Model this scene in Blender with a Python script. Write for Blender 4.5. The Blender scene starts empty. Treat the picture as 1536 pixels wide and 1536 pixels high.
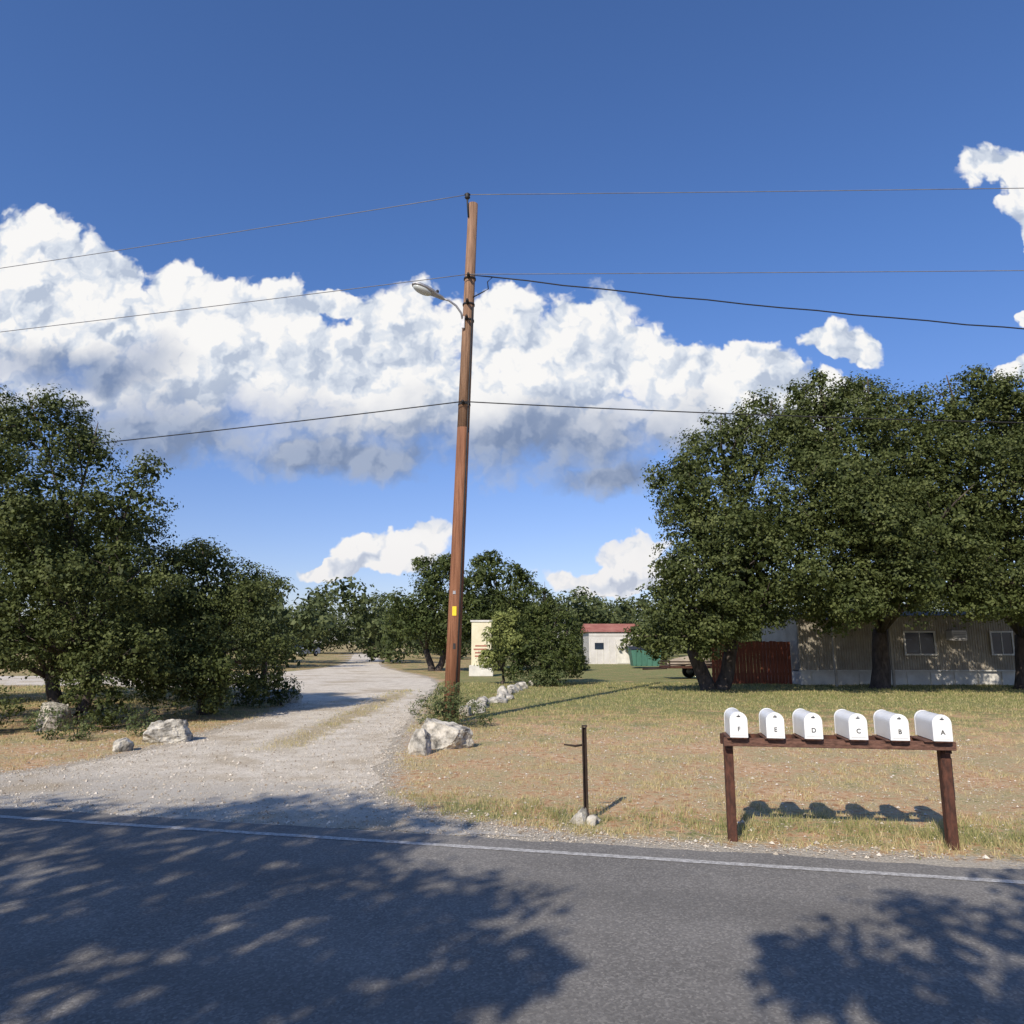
import bpy, bmesh, math, random
import numpy as np
from mathutils import Vector, Matrix, noise as mnoise, geometry as mgeo

rng = np.random.default_rng(7)
random.seed(7)
scene = bpy.context.scene
col = scene.collection

# ------------------------------------------------------------------ helpers
def new_mat(name):
    m = bpy.data.materials.new(name); m.use_nodes = True
    nt = m.node_tree; nt.nodes.clear()
    out = nt.nodes.new('ShaderNodeOutputMaterial')
    return m, nt, out

def N(nt, typ, **kw):
    n = nt.nodes.new(typ)
    for k, v in kw.items():
        setattr(n, k, v)
    return n

def ramp(nt, fac, stops):
    r = nt.nodes.new('ShaderNodeValToRGB')
    el = r.color_ramp.elements
    while len(el) < len(stops): el.new(0.5)
    for e, (p, c) in zip(el, stops):
        e.position = p; e.color = (c[0], c[1], c[2], 1)
    nt.links.new(fac, r.inputs[0])
    return r.outputs[0]

def noise_n(nt, vec, scale, detail=5, rough=.6, dist=0, dim='3D'):
    n = nt.nodes.new('ShaderNodeTexNoise'); n.noise_dimensions = dim
    n.inputs['Scale'].default_value = scale
    n.inputs['Detail'].default_value = detail
    n.inputs['Roughness'].default_value = rough
    n.inputs['Distortion'].default_value = dist
    if vec is not None: nt.links.new(vec, n.inputs['Vector'])
    return n

def math_n(nt, op, a, b=None, c=None, clamp=False):
    n = nt.nodes.new('ShaderNodeMath'); n.operation = op; n.use_clamp = clamp
    for i, v in enumerate((a, b, c)):
        if v is None: continue
        if isinstance(v, (int, float)): n.inputs[i].default_value = v
        else: nt.links.new(v, n.inputs[i])
    return n.outputs[0]

def mixc(nt, fac, a, b, blend='MIX'):
    n = nt.nodes.new('ShaderNodeMix'); n.data_type = 'RGBA'; n.blend_type = blend
    for s, v in ((n.inputs[0], fac), (n.inputs[6], a), (n.inputs[7], b)):
        if isinstance(v, (int, float)): s.default_value = v
        elif isinstance(v, tuple): s.default_value = (v[0], v[1], v[2], 1)
        else: nt.links.new(v, s)
    return n.outputs[2]

def sstep(nt, x, lo, hi):
    n = nt.nodes.new('ShaderNodeMapRange'); n.interpolation_type = 'SMOOTHSTEP'
    nt.links.new(x, n.inputs[0])
    n.inputs[1].default_value = lo; n.inputs[2].default_value = hi
    return n.outputs[0]

def simple_mat(name, c1, c2, scale=6, rough=.7, bump=0.0, metallic=0, stretch=(1, 1, 1), spec=.4, bscale=None, lo=.32, hi=.68):
    m, nt, out = new_mat(name)
    tc = N(nt, 'ShaderNodeTexCoord'); mp = N(nt, 'ShaderNodeMapping')
    mp.inputs['Scale'].default_value = stretch
    nt.links.new(tc.outputs['Object'], mp.inputs[0])
    n1 = noise_n(nt, mp.outputs[0], scale, 4, .65)
    c = ramp(nt, n1.outputs[0], [(lo, c1), (hi, c2)])
    b = N(nt, 'ShaderNodeBsdfPrincipled')
    nt.links.new(c, b.inputs['Base Color'])
    b.inputs['Roughness'].default_value = rough
    b.inputs['Metallic'].default_value = metallic
    b.inputs['Specular IOR Level'].default_value = spec
    if bump:
        n2 = noise_n(nt, mp.outputs[0], bscale or scale * 4, 4, .7)
        bp = N(nt, 'ShaderNodeBump'); bp.inputs['Strength'].default_value = bump
        bp.inputs['Distance'].default_value = .02
        nt.links.new(n2.outputs[0], bp.inputs['Height'])
        nt.links.new(bp.outputs[0], b.inputs['Normal'])
    nt.links.new(b.outputs[0], out.inputs[0])
    return m

def link_obj(name, me, mat=None, parent=None):
    ob = bpy.data.objects.new(name, me); col.objects.link(ob)
    if mat is not None:
        for mm in (mat if isinstance(mat, (list, tuple)) else [mat]): me.materials.append(mm)
    if parent is not None: ob.parent = parent
    return ob

def empty(name, loc=(0, 0, 0), rz=0):
    e = bpy.data.objects.new(name, None); col.objects.link(e)
    e.location = loc; e.rotation_euler = (0, 0, rz); e.empty_display_size = .2
    return e

def mesh_from(name, verts, faces, mat=None, parent=None, smooth=False):
    me = bpy.data.meshes.new(name); me.from_pydata([tuple(v) for v in verts], [], faces); me.update()
    if smooth:
        for p in me.polygons: p.use_smooth = True
    return link_obj(name, me, mat, parent)

def fast_mesh(name, V, k, mat=None, parent=None, attr=None):
    n = len(V) // k
    me = bpy.data.meshes.new(name)
    me.vertices.add(n * k); me.vertices.foreach_set('co', V.astype(np.float32).ravel())
    me.loops.add(n * k); me.loops.foreach_set('vertex_index', np.arange(n * k, dtype=np.int32))
    me.polygons.add(n); me.polygons.foreach_set('loop_start', np.arange(0, n * k, k, dtype=np.int32))
    me.update(calc_edges=True)
    if attr is not None:
        a = me.attributes.new('rnd', 'FLOAT', 'FACE'); a.data.foreach_set('value', attr.astype(np.float32))
    return link_obj(name, me, mat, parent)

def box(name, c, s, mat, parent=None, rz=0, bevel=0.0, rx=0, ry=0):
    bm = bmesh.new(); bmesh.ops.create_cube(bm, size=1)
    bmesh.ops.scale(bm, vec=s, verts=bm.verts)
    if bevel > 0:
        bmesh.ops.bevel(bm, geom=bm.edges[:], offset=bevel, segments=2, affect='EDGES')
    me = bpy.data.meshes.new(name); bm.to_mesh(me); bm.free()
    ob = link_obj(name, me, mat, parent); ob.location = c; ob.rotation_euler = (rx, ry, rz)
    return ob

def tube_data(pts, rads, seg=8):
    V, F = [], []
    pts = [Vector(p) for p in pts]
    for i, p in enumerate(pts):
        a = pts[max(i - 1, 0)]; b = pts[min(i + 1, len(pts) - 1)]
        d = (b - a).normalized()
        up = Vector((0, 0, 1)) if abs(d.z) < .9 else Vector((1, 0, 0))
        s = d.cross(up).normalized(); t = s.cross(d)
        for k in range(seg):
            an = 2 * math.pi * k / seg
            V.append(p + (s * math.cos(an) + t * math.sin(an)) * rads[i])
    for i in range(len(pts) - 1):
        for k in range(seg):
            F.append((i * seg + k, i * seg + (k + 1) % seg, (i + 1) * seg + (k + 1) % seg, (i + 1) * seg + k))
    F.append(tuple(range(seg))[::-1]); F.append(tuple(range((len(pts) - 1) * seg, len(pts) * seg)))
    return V, F

def tubes(name, lst, mat, parent=None, seg=8):
    V, F = [], []
    for pts, rads in lst:
        v, f = tube_data(pts, rads, seg); o = len(V)
        V += v; F += [tuple(i + o for i in q) for q in f]
    return mesh_from(name, V, F, mat, parent, smooth=True)

def unit(n):
    v = rng.normal(size=(n, 3)); return v / np.linalg.norm(v, axis=1)[:, None]

# ------------------------------------------------------------------ materials
def leaf_material(name, dark, mid, light, trans=.2):
    m, nt, out = new_mat(name)
    at = N(nt, 'ShaderNodeAttribute', attribute_name='rnd')
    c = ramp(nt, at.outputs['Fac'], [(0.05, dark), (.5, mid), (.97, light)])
    b = N(nt, 'ShaderNodeBsdfPrincipled'); nt.links.new(c, b.inputs['Base Color'])
    b.inputs['Roughness'].default_value = .6; b.inputs['Specular IOR Level'].default_value = .18
    t = N(nt, 'ShaderNodeBsdfTranslucent'); nt.links.new(mixc(nt, .5, c, (.12, .16, .03)), t.inputs[0])
    mx = N(nt, 'ShaderNodeMixShader'); mx.inputs[0].default_value = trans
    nt.links.new(b.outputs[0], mx.inputs[1]); nt.links.new(t.outputs[0], mx.inputs[2])
    nt.links.new(mx.outputs[0], out.inputs[0])
    return m

M_oak = leaf_material('oak_leaf', (.035, .047, .013), (.078, .097, .029), (.15, .168, .058))
M_jun = leaf_material('juniper_leaf', (.03, .045, .013), (.07, .092, .026), (.13, .15, .045))
M_shrub = leaf_material('shrub_leaf', (.05, .07, .03), (.1, .13, .05), (.19, .2, .08))
M_yel = leaf_material('yellow_leaf', (.1, .12, .035), (.2, .23, .07), (.32, .34, .11))
M_far = leaf_material('far_leaf', (.045, .06, .025), (.09, .112, .043), (.15, .168, .068))
M_bark = simple_mat('bark', (.035, .027, .022), (.12, .095, .078), 9, .9, .8, stretch=(1, 1, .3))
M_pole = simple_mat('pole_wood', (.12, .045, .02), (.32, .145, .075), 5, .8, .5, stretch=(8, 8, .25))
M_poletop = simple_mat('pole_wood_weathered', (.13, .07, .04), (.36, .215, .13), 5, .85, .5, stretch=(8, 8, .3))
M_dark = simple_mat('dark_metal', (.012, .012, .013), (.03, .03, .03), 8, .6)
M_rust = simple_mat('rusty_steel', (.02, .012, .009), (.05, .03, .02), 20, .8)
M_wire = simple_mat('wire_metal', (.13, .13, .14), (.2, .2, .21), 5, .6)
M_cable = simple_mat('black_cable', (.012, .012, .013), (.02, .02, .02), 5, .6)
M_galv = simple_mat('galvanised', (.3, .3, .31), (.42, .42, .43), 12, .45, metallic=.5)
M_lens = simple_mat('lamp_lens', (.45, .47, .45), (.6, .62, .58), 6, .2)
M_brown = simple_mat('stained_lumber', (.03, .013, .009), (.12, .045, .026), 9, .75, .4, stretch=(3, 3, 1))
M_rail = simple_mat('weathered_rail', (.06, .028, .018), (.2, .1, .07), 14, .8, .4, stretch=(1, 4, 4))
M_white = simple_mat('white_enamel', (.74, .74, .72), (.84, .84, .82), 5, .35)
M_letter = simple_mat('letter_black', (.015, .015, .015), (.03, .03, .03), 5, .6)
M_red = simple_mat('red_plastic', (.35, .02, .015), (.45, .03, .02), 5, .4)
M_yellow = simple_mat('yellow_tag', (.75, .55, .02), (.8, .6, .03), 5, .5)
M_rock = simple_mat('limestone', (.09, .084, .073), (.58, .54, .46), 6, .92, 1.0, bscale=24, lo=.33, hi=.6)
M_fence = simple_mat('fence_redwood', (.12, .034, .017), (.3, .09, .045), 2.5, .85, .3, stretch=(4, 4, .6))
M_skirt = simple_mat('white_skirting', (.52, .5, .45), (.72, .7, .64), 2, .7)
M_cream = simple_mat('cream_paint', (.62, .56, .38), (.74, .68, .5), 2, .7)
M_bwhite = simple_mat('metal_white', (.5, .48, .45), (.62, .6, .57), 1.5, .5)
M_roofred = simple_mat('red_roof', (.3, .1, .07), (.42, .18, .13), 1.5, .7)
M_hroof = simple_mat('shingle_roof', (.06, .05, .045), (.12, .1, .085), 3, .9)
M_green = simple_mat('green_paint', (.05, .14, .1), (.08, .2, .15), 2, .5)
M_tan = simple_mat('tan_tarp', (.25, .2, .14), (.4, .33, .24), 2, .8)
M_glass = simple_mat('window_glass', (.012, .018, .03), (.03, .045, .07), 1, .15, spec=.5)
M_tyre = simple_mat('tyre', (.01, .01, .01), (.02, .02, .02), 8, .9)
M_carw = simple_mat('car_white', (.5, .5, .5), (.55, .55, .55), 2, .25)
M_siding = simple_mat('ribbed_siding', (.27, .24, .19), (.42, .38, .31), 1.5, .6)

# ------------------------------------------------------------------ layout of the road
TD = Vector((.9738, -.2275, 0)); ND = Vector((.2275, .9738, 0))     # along / across road
def road_pt(s, d, z=0): return (TD.x * s + ND.x * d, TD.y * s + ND.y * d, z)

drive_poly = [(-14.5, 9.95), (-10, 9.75), (-7.4, 9.65), (-6.25, 10.0), (-5.8, 11.3), (-5.6, 13), (-5.6, 14.6), (-5.55, 17.5), (-5.9, 20.5), (-6.7, 23.5),
              (-8.4, 27), (-13, 29.3), (-24, 31), (-60, 33), (-60, 38.5), (-24, 38), (-15, 39.5), (-12.8, 43), (-12.2, 53), (-15, 70), (-19.5, 92),
              (-26, 125), (-22.5, 125), (-16.6, 92), (-12.2, 70), (-9.6, 54), (-6.6, 44), (-4.3, 37.5), (-3.1, 31), (-2.85, 26), (-2.55, 20.3), (-2.15, 14), (-1.85, 10.6),
              (-1.72, 9.3), (-1.45, 8.35), (-.95, 7.55), (-.2, 7.05), (.6, 6.72), (-14.5, 9.6 - .2)]
def densify(poly, step=.35, jit=.09):
    P = []
    n = len(poly)
    for i in range(n):
        a = Vector(poly[i]); b = Vector(poly[(i + 1) % n]); L = (b - a).length
        far = min(a.y, b.y) > 30
        k = max(1, int(L / (step if not far else 2.0)))
        for j in range(k):
            p = a.lerp(b, j / k)
            nx = mnoise.noise(Vector((p.x * 1.3, p.y * 1.3, 0))) + .6 * mnoise.noise(Vector((p.x * 4.1, p.y * 4.1, 5)))
            ny = mnoise.noise(Vector((p.x * 1.3, p.y * 1.3, 9))) + .6 * mnoise.noise(Vector((p.x * 4.1, p.y * 4.1, 15)))
            P.append((p.x + nx * jit * 2.2, p.y + ny * jit * 2.2))
    return P
def chaikin(poly):
    out = []
    n = len(poly)
    for i in range(n):
        a = poly[i]; b = poly[(i + 1) % n]
        out.append((a[0] * .75 + b[0] * .25, a[1] * .75 + b[1] * .25))
        out.append((a[0] * .25 + b[0] * .75, a[1] * .25 + b[1] * .75))
    return out
smooth_poly = chaikin(chaikin(drive_poly))
dr_out = densify(smooth_poly, .25, .1)

def sdist(px, py, poly):
    poly = np.array(poly); a = poly; b = np.roll(poly, -1, axis=0)
    dmin = np.full(px.shape, 1e9); inside = np.zeros(px.shape, bool)
    for (ax, ay), (bx, by) in zip(a, b):
        ex, ey = bx - ax, by - ay; L2 = ex * ex + ey * ey + 1e-12
        t = np.clip(((px - ax) * ex + (py - ay) * ey) / L2, 0, 1)
        dmin = np.minimum(dmin, np.hypot(px - ax - t * ex, py - ay - t * ey))
        if abs(ey) > 1e-9:
            c = ((ay > py) != (by > py)) & (px < (bx - ax) * (py - ay) / ey + ax)
            inside ^= c
    return np.where(inside, dmin, -dmin)

def vnoise(x, y, sc, seed):
    g = np.random.default_rng(seed).random((256, 256))
    X = x * sc; Y = y * sc; xi = np.floor(X).astype(int); yi = np.floor(Y).astype(int)
    fx = X - xi; fy = Y - yi; fx = fx * fx * (3 - 2 * fx); fy = fy * fy * (3 - 2 * fy)
    a = g[xi % 256, yi % 256]; b_ = g[(xi + 1) % 256, yi % 256]; c_ = g[xi % 256, (yi + 1) % 256]; d_ = g[(xi + 1) % 256, (yi + 1) % 256]
    return (a * (1 - fx) + b_ * fx) * (1 - fy) + (c_ * (1 - fx) + d_ * fx) * fy

# ------------------------------------------------------------------ ground
def lines(lo, hi, step, far):
    c = list(np.arange(lo, hi, step)); g = step; v = hi; R = []
    while v < far: R.append(v); g *= 1.25; v += g
    g = step; v = lo - step; Lf = []
    while v > -far: Lf.append(v); g *= 1.25; v -= g
    return np.array(Lf[::-1] + c + R)
xs = lines(-13, 13, .16, 3000); ys = lines(5, 34, .16, 3000)
GX, GY = np.meshgrid(xs, ys)
nx, ny = len(xs), len(ys)
sd = sdist(GX.ravel(), GY.ravel(), smooth_poly)
dr = GX.ravel() * ND.x + GY.ravel() * ND.y
V = np.stack([GX.ravel(), GY.ravel(), np.zeros(nx * ny)], 1)
idx = np.arange(nx * ny).reshape(ny, nx)
Fq = np.stack([idx[:-1, :-1], idx[:-1, 1:], idx[1:, 1:], idx[1:, :-1]], -1).reshape(-1, 4)
me = bpy.data.meshes.new('ground')
me.vertices.add(len(V)); me.vertices.foreach_set('co', V.astype(np.float32).ravel())
me.loops.add(Fq.size); me.loops.foreach_set('vertex_index', Fq.astype(np.int32).ravel())
me.polygons.add(len(Fq)); me.polygons.foreach_set('loop_start', np.arange(0, Fq.size, 4, dtype=np.int32))
me.update(calc_edges=True)
def vattr(n, v):
    a = me.attributes.new(n, 'FLOAT', 'POINT'); a.data.foreach_set('value', v.astype(np.float32))
grav = np.clip(1 + sd / .75, 0, 1)
grav = np.maximum(grav, np.clip(1 - (dr - 6.7) / .5, 0, 1))
vattr('gravel', grav)
yy = GY.ravel(); xx = GX.ravel()
green = np.clip((yy - 12.0) / 9, 0, 1) * .72 + np.exp(-((dr - 7.6) / .5) ** 2) * .45
green = np.where(xx < -3, green * .5 + .1, green)
vattr('green', green)

m, nt, out = new_mat('ground_mat')
tc = N(nt, 'ShaderNodeTexCoord'); O = tc.outputs['Object']
ag = N(nt, 'ShaderNodeAttribute', attribute_name='gravel').outputs['Fac']
an = N(nt, 'ShaderNodeAttribute', attribute_name='green').outputs['Fac']
nA = noise_n(nt, O, 1.1, 4, .65, dim='2D').outputs[0]
nB = noise_n(nt, O, 9, 5, .75, dim='2D').outputs[0]
nC = noise_n(nt, O, 45, 4, .8, dim='2D').outputs[0]
soil = ramp(nt, nB, [(.32, (.36, .19, .09)), (.5, (.62, .39, .22)), (.66, (.8, .62, .42))])
dry = ramp(nt, nC, [(.3, (.29, .22, .11)), (.55, (.56, .45, .25)), (.8, (.74, .63, .4))])
grn = ramp(nt, nC, [(.3, (.12, .13, .045)), (.55, (.27, .27, .11)), (.8, (.47, .44, .22))])
fd = sstep(nt, math_n(nt, 'ADD', math_n(nt, 'MULTIPLY', nA, .5), math_n(nt, 'MULTIPLY', nB, .6)), .46, .62)
c1 = mixc(nt, fd, soil, dry)
fg = sstep(nt, math_n(nt, 'ADD', math_n(nt, 'ADD', an, math_n(nt, 'MULTIPLY', math_n(nt, 'SUBTRACT', nA, .5), 1.4)), math_n(nt, 'MULTIPLY', math_n(nt, 'SUBTRACT', nB, .5), 1.8)), .2, .65)
c2 = mixc(nt, fg, c1, grn)
gv = ramp(nt, nC, [(.3, (.3, .26, .2)), (.6, (.56, .5, .4)), (.8, (.72, .66, .56))])
fv = sstep(nt, math_n(nt, 'ADD', ag, math_n(nt, 'MULTIPLY', math_n(nt, 'SUBTRACT', nB, .5), 1.6)), .35, .8)
c3 = mixc(nt, fv, c2, gv)
b = N(nt, 'ShaderNodeBsdfPrincipled'); nt.links.new(c3, b.inputs['Base Color']); b.inputs['Roughness'].default_value = .95
b.inputs['Specular IOR Level'].default_value = .1
bp = N(nt, 'ShaderNodeBump'); bp.inputs['Strength'].default_value = .7; bp.inputs['Distance'].default_value = .04
nt.links.new(noise_n(nt, O, 22, 4, .75, dim='2D').outputs[0], bp.inputs['Height']); nt.links.new(bp.outputs[0], b.inputs['Normal'])
nt.links.new(b.outputs[0], out.inputs[0])
link_obj('ground', me, m)

# ------------------------------------------------------------------ driveway
m, nt, out = new_mat('driveway_gravel')
tc = N(nt, 'ShaderNodeTexCoord'); O = tc.outputs['Object']
nB = noise_n(nt, O, 2.2, 5, .7, dim='2D').outputs[0]; nC = noise_n(nt, O, 60, 3, .8, dim='2D').outputs[0]; nL = noise_n(nt, O, .5, 3, .6, dim='2D').outputs[0]
vo = N(nt, 'ShaderNodeTexVoronoi'); vo.voronoi_dimensions = '2D'; vo.inputs['Scale'].default_value = 42; nt.links.new(O, vo.inputs['Vector'])
st = ramp(nt, vo.outputs['Color'], [(.1, (.42, .35, .26)), (.5, (.68, .6, .48)), (.9, (.84, .77, .66))])
base = ramp(nt, nB, [(.32, (.48, .41, .31)), (.5, (.68, .61, .49)), (.68, (.8, .73, .61))])
c = mixc(nt, .45, base, st)
dt = N(nt, 'ShaderNodeVectorMath', operation='DOT_PRODUCT'); nt.links.new(O, dt.inputs[0]); dt.inputs[1].default_value = tuple(ND)
ap = math_n(nt, 'ADD', dt.outputs['Value'], math_n(nt, 'MULTIPLY', nL, 2.4))
fa = sstep(nt, ap, 10.4, 8.8)
grey = ramp(nt, nC, [(.3, (.32, .295, .255)), (.7, (.5, .47, .41))])
c = mixc(nt, math_n(nt, 'MULTIPLY', fa, .6), c, grey)
# worn strip between the wheel tracks
sx = N(nt, 'ShaderNodeSeparateXYZ'); nt.links.new(O, sx.inputs[0])
dxm = math_n(nt, 'ABSOLUTE', math_n(nt, 'ADD', math_n(nt, 'ADD', sx.outputs[0], 3.75), math_n(nt, 'MULTIPLY', math_n(nt, 'SUBTRACT', nB, .5), 1.2)))
strip_f = math_n(nt, 'MULTIPLY', math_n(nt, 'MULTIPLY', sstep(nt, dxm, .5, .12), sstep(nt, sx.outputs[1], 11.5, 13.5)), sstep(nt, sx.outputs[1], 28, 24))
c = mixc(nt, math_n(nt, 'MULTIPLY', strip_f, .75), c, mixc(nt, nC, (.26, .2, .1), (.5, .4, .23)))
c = mixc(nt, sstep(nt, nL, .5, .68), c, mixc(nt, .55, c, (.4, .31, .19)))
b = N(nt, 'ShaderNodeBsdfPrincipled'); nt.links.new(c, b.inputs['Base Color']); b.inputs['Roughness'].default_value = .95
b.inputs['Specular IOR Level'].default_value = .1
bp = N(nt, 'ShaderNodeBump'); bp.inputs['Strength'].default_value = .6; bp.inputs['Distance'].default_value = .02
nt.links.new(nC, bp.inputs['Height']); nt.links.new(bp.outputs[0], b.inputs['Normal'])
nt.links.new(b.outputs[0], out.inputs[0])
tri = mgeo.tessellate_polygon([[Vector((x, y, 0)) for x, y in dr_out]])
ob = mesh_from('gravel_driveway', [(x, y, .004) for x, y in dr_out], [tuple(t) for t in tri], m)
bm = bmesh.new(); bm.from_mesh(ob.data)
bmesh.ops.recalc_face_normals(bm, faces=bm.faces)
if sum(f.normal.z for f in bm.faces) < 0: bmesh.ops.reverse_faces(bm, faces=bm.faces)
bm.to_mesh(ob.data); bm.free()

# ------------------------------------------------------------------ road
m, nt, out = new_mat('asphalt')
tc = N(nt, 'ShaderNodeTexCoord'); O = tc.outputs['Object']
nB = noise_n(nt, O, .8, 5, .65, dim='2D').outputs[0]; nC = noise_n(nt, O, 90, 2, .8, dim='2D').outputs[0]
vo = N(nt, 'ShaderNodeTexVoronoi'); vo.voronoi_dimensions = '2D'; vo.inputs['Scale'].default_value = 75; nt.links.new(O, vo.inputs['Vector'])
c = ramp(nt, nB, [(.3, (.155, .145, .13)), (.7, (.245, .23, .205))])
c = mixc(nt, .4, c, ramp(nt, vo.outputs['Color'], [(.1, (.1, .094, .086)), (.6, (.22, .208, .188)), (.95, (.44, .41, .36))]))
dt = N(nt, 'ShaderNodeVectorMath', operation='DOT_PRODUCT'); nt.links.new(O, dt.inputs[0]); dt.inputs[1].default_value = tuple(ND)
# slightly polished, darker wheel paths
wp = math_n(nt, 'ABSOLUTE', math_n(nt, 'SUBTRACT', math_n(nt, 'ABSOLUTE', math_n(nt, 'SUBTRACT', dt.outputs['Value'], 4.45)), .85))
c = mixc(nt, math_n(nt, 'MULTIPLY', sstep(nt, wp, .45, .05), .22), c, (.09, .086, .08))
b = N(nt, 'ShaderNodeBsdfPrincipled'); nt.links.new(c, b.inputs['Base Color']); b.inputs['Roughness'].default_value = .85
b.inputs['Specular IOR Level'].default_value = .2
bp = N(nt, 'ShaderNodeBump'); bp.inputs['Strength'].default_value = .4; bp.inputs['Distance'].default_value = .01
nt.links.new(nC, bp.inputs['Height']); nt.links.new(bp.outputs[0], b.inputs['Normal'])
nt.links.new(b.outputs[0], out.inputs[0])
ss = np.concatenate([np.arange(-400, -20, 10), np.arange(-20, 20, .12), np.arange(20, 400, 10)])
V, F = [], []
for s in ss:
    j = .08 * mnoise.noise(Vector((s * .9, 0, 3))) + .07 * mnoise.noise(Vector((s * 4, 0, 7)))
    V.append(road_pt(s, -1.0 - j, .008)); V.append(road_pt(s, 6.6 + j, .008))
for i in range(len(ss) - 1): F.append((2 * i, 2 * i + 2, 2 * i + 3, 2 * i + 1))
mesh_from('asphalt_road', V, F, m)
m, nt, out = new_mat('worn_white_paint')
tc = N(nt, 'ShaderNodeTexCoord'); O = tc.outputs['Object']
nB = noise_n(nt, O, 22, 5, .85, dim='2D').outputs[0]
c = ramp(nt, nB, [(.38, (.25, .235, .215)), (.55, (.48, .465, .43)), (.75, (.66, .64, .6))])
b = N(nt, 'ShaderNodeBsdfPrincipled'); nt.links.new(c, b.inputs['Base Color']); b.inputs['Roughness'].default_value = .8
nt.links.new(b.outputs[0], out.inputs[0]); M_line = m
def strip(name, d, w, mat, z=.012):
    V, F = [], []
    for s in ss:
        a = w / 2 + .012 * mnoise.noise(Vector((s * 5, d, 1))); b_ = w / 2 + .012 * mnoise.noise(Vector((s * 5, d, 6)))
        V.append(road_pt(s, d - a, z)); V.append(road_pt(s, d + b_, z))
    for i in range(len(ss) - 1): F.append((2 * i, 2 * i + 2, 2 * i + 3, 2 * i + 1))
    return mesh_from(name, V, F, mat)
strip('white_edge_line', 6.27, .085, M_line)
M_yl = simple_mat('yellow_road_paint', (.3, .2, .03), (.5, .34, .05), 12, .8)
strip('yellow_centre_line', 2.5, .1, M_yl); strip('yellow_centre_line', 2.75, .1, M_yl)

# ------------------------------------------------------------------ gravel stones
def gravel(name, n, mat):
    x = rng.uniform(-9, 8, n * 6); y = rng.uniform(6.2, 22, n * 6)
    d = x * ND.x + y * ND.y
    s_ = sdist(x, y, smooth_poly)
    w = np.exp(-(s_ / .35) ** 2) * 1.0 + (s_ > 0) * .35 + np.exp(-((d - 6.8) / .14) ** 2) * .9 + .17 * (y < 16)
    w = np.where(d < 6.6, 0.012, w) * np.clip(9 / y, 0, 1) ** .5
    w = np.where(d < 6.2, 0, w)
    k = rng.random(len(x)) < w
    x = x[k][:n]; y = y[k][:n]; n = len(x)
    r = rng.uniform(.004, .011, n) * (1 + 1.3 * (rng.random(n) < .08))
    oc = np.array([[1, 0, 0], [0, 1, 0], [-1, 0, 0], [0, -1, 0], [0, 0, 1]], float)
    J = oc[None] * r[:, None, None] * rng.uniform(.6, 1.3, (n, 5, 3))
    J[:, :, 2] *= .8
    a = rng.uniform(0, 6.28, n); ca, sa = np.cos(a)[:, None], np.sin(a)[:, None]
    X = J[:, :, 0] * ca - J[:, :, 1] * sa + x[:, None]; Y = J[:, :, 0] * sa + J[:, :, 1] * ca + y[:, None]; Z = J[:, :, 2] + .006
    P = np.stack([X, Y, Z], -1)
    T = np.concatenate([P[:, [i, (i + 1) % 4, 4]] for i in range(4)], 1).reshape(-1, 3)
    return fast_mesh(name, T, 3, mat, attr=np.repeat(rng.random(n), 4))
m, nt, out = new_mat('gravel_stone')
at = N(nt, 'ShaderNodeAttribute', attribute_name='rnd')
c = ramp(nt, at.outputs['Fac'], [(0, (.24, .19, .14)), (.5, (.48, .42, .33)), (1, (.66, .6, .51))])
b = N(nt, 'ShaderNodeBsdfDiffuse'); nt.links.new(c, b.inputs['Color'])
nt.links.new(b.outputs[0], out.inputs[0])
gravel('loose_gravel', 42000, m)

# ------------------------------------------------------------------ grass
m, nt, out = new_mat('grass_blade')
at = N(nt, 'ShaderNodeAttribute', attribute_name='rnd')
c = ramp(nt, at.outputs['Fac'], [(0, (.68, .56, .32)), (.4, (.5, .42, .21)), (.65, (.29, .3, .12)), (1, (.15, .19, .06))])
b = N(nt, 'ShaderNodeBsdfDiffuse'); nt.links.new(c, b.inputs['Color'])
t = N(nt, 'ShaderNodeBsdfTranslucent'); nt.links.new(c, t.inputs[0])
mx = N(nt, 'ShaderNodeMixShader'); mx.inputs[0].default_value = .25
nt.links.new(b.outputs[0], mx.inputs[1]); nt.links.new(t.outputs[0], mx.inputs[2]); nt.links.new(mx.outputs[0], out.inputs[0])
nb = 1000000
y = 6.0 + 26 * rng.random(nb) ** 1.3
x = rng.uniform(-.78, .78, nb) * (y + 1)
d = x * ND.x + y * ND.y; s_ = sdist(x, y, smooth_poly)
cl = vnoise(x, y, 1.6, 1) * .35 + vnoise(x, y, 7.5, 2) * .65
gr = np.clip((y - 12.0) / 9, 0, 1) * .55 + np.exp(-((d - 7.7) / .55) ** 2) * .55
gr = np.where(x < -3, gr * .5, gr)
dens = np.clip((cl - .52 + .42 * gr) * 4.5, .015, 1)
dens *= np.clip((d - 6.75) / .35, 0, 1)
mid = np.exp(-((x + 3.75) / .4) ** 2) * (y > 12.0) * (y < 27)
dens = np.where(s_ > -.15, mid * np.clip((cl - .42) * 4, 0, 1), dens)
k = rng.random(nb) < dens * .42
x, y, d, gr, cl = x[k], y[k], d[k], gr[k], cl[k]; n = len(x)
H = rng.uniform(.015, .055, n) * (1 + .8 * np.exp(-((d - 7.6) / .5) ** 2)) * (.4 + 1.1 * cl) * (1 + np.clip((y - 14) / 14, 0, 1) * .5)
W = rng.uniform(.002, .0045, n) * (1 + np.clip((y - 10) / 8, 0, 2.5))
a = rng.uniform(0, 6.28, n); le = rng.uniform(0, .9, n) * H; la = rng.uniform(0, 6.28, n)
B = np.stack([x, y, np.full(n, .0)], 1); s1 = np.stack([np.cos(a) * W, np.sin(a) * W, 0 * a], 1)
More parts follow.
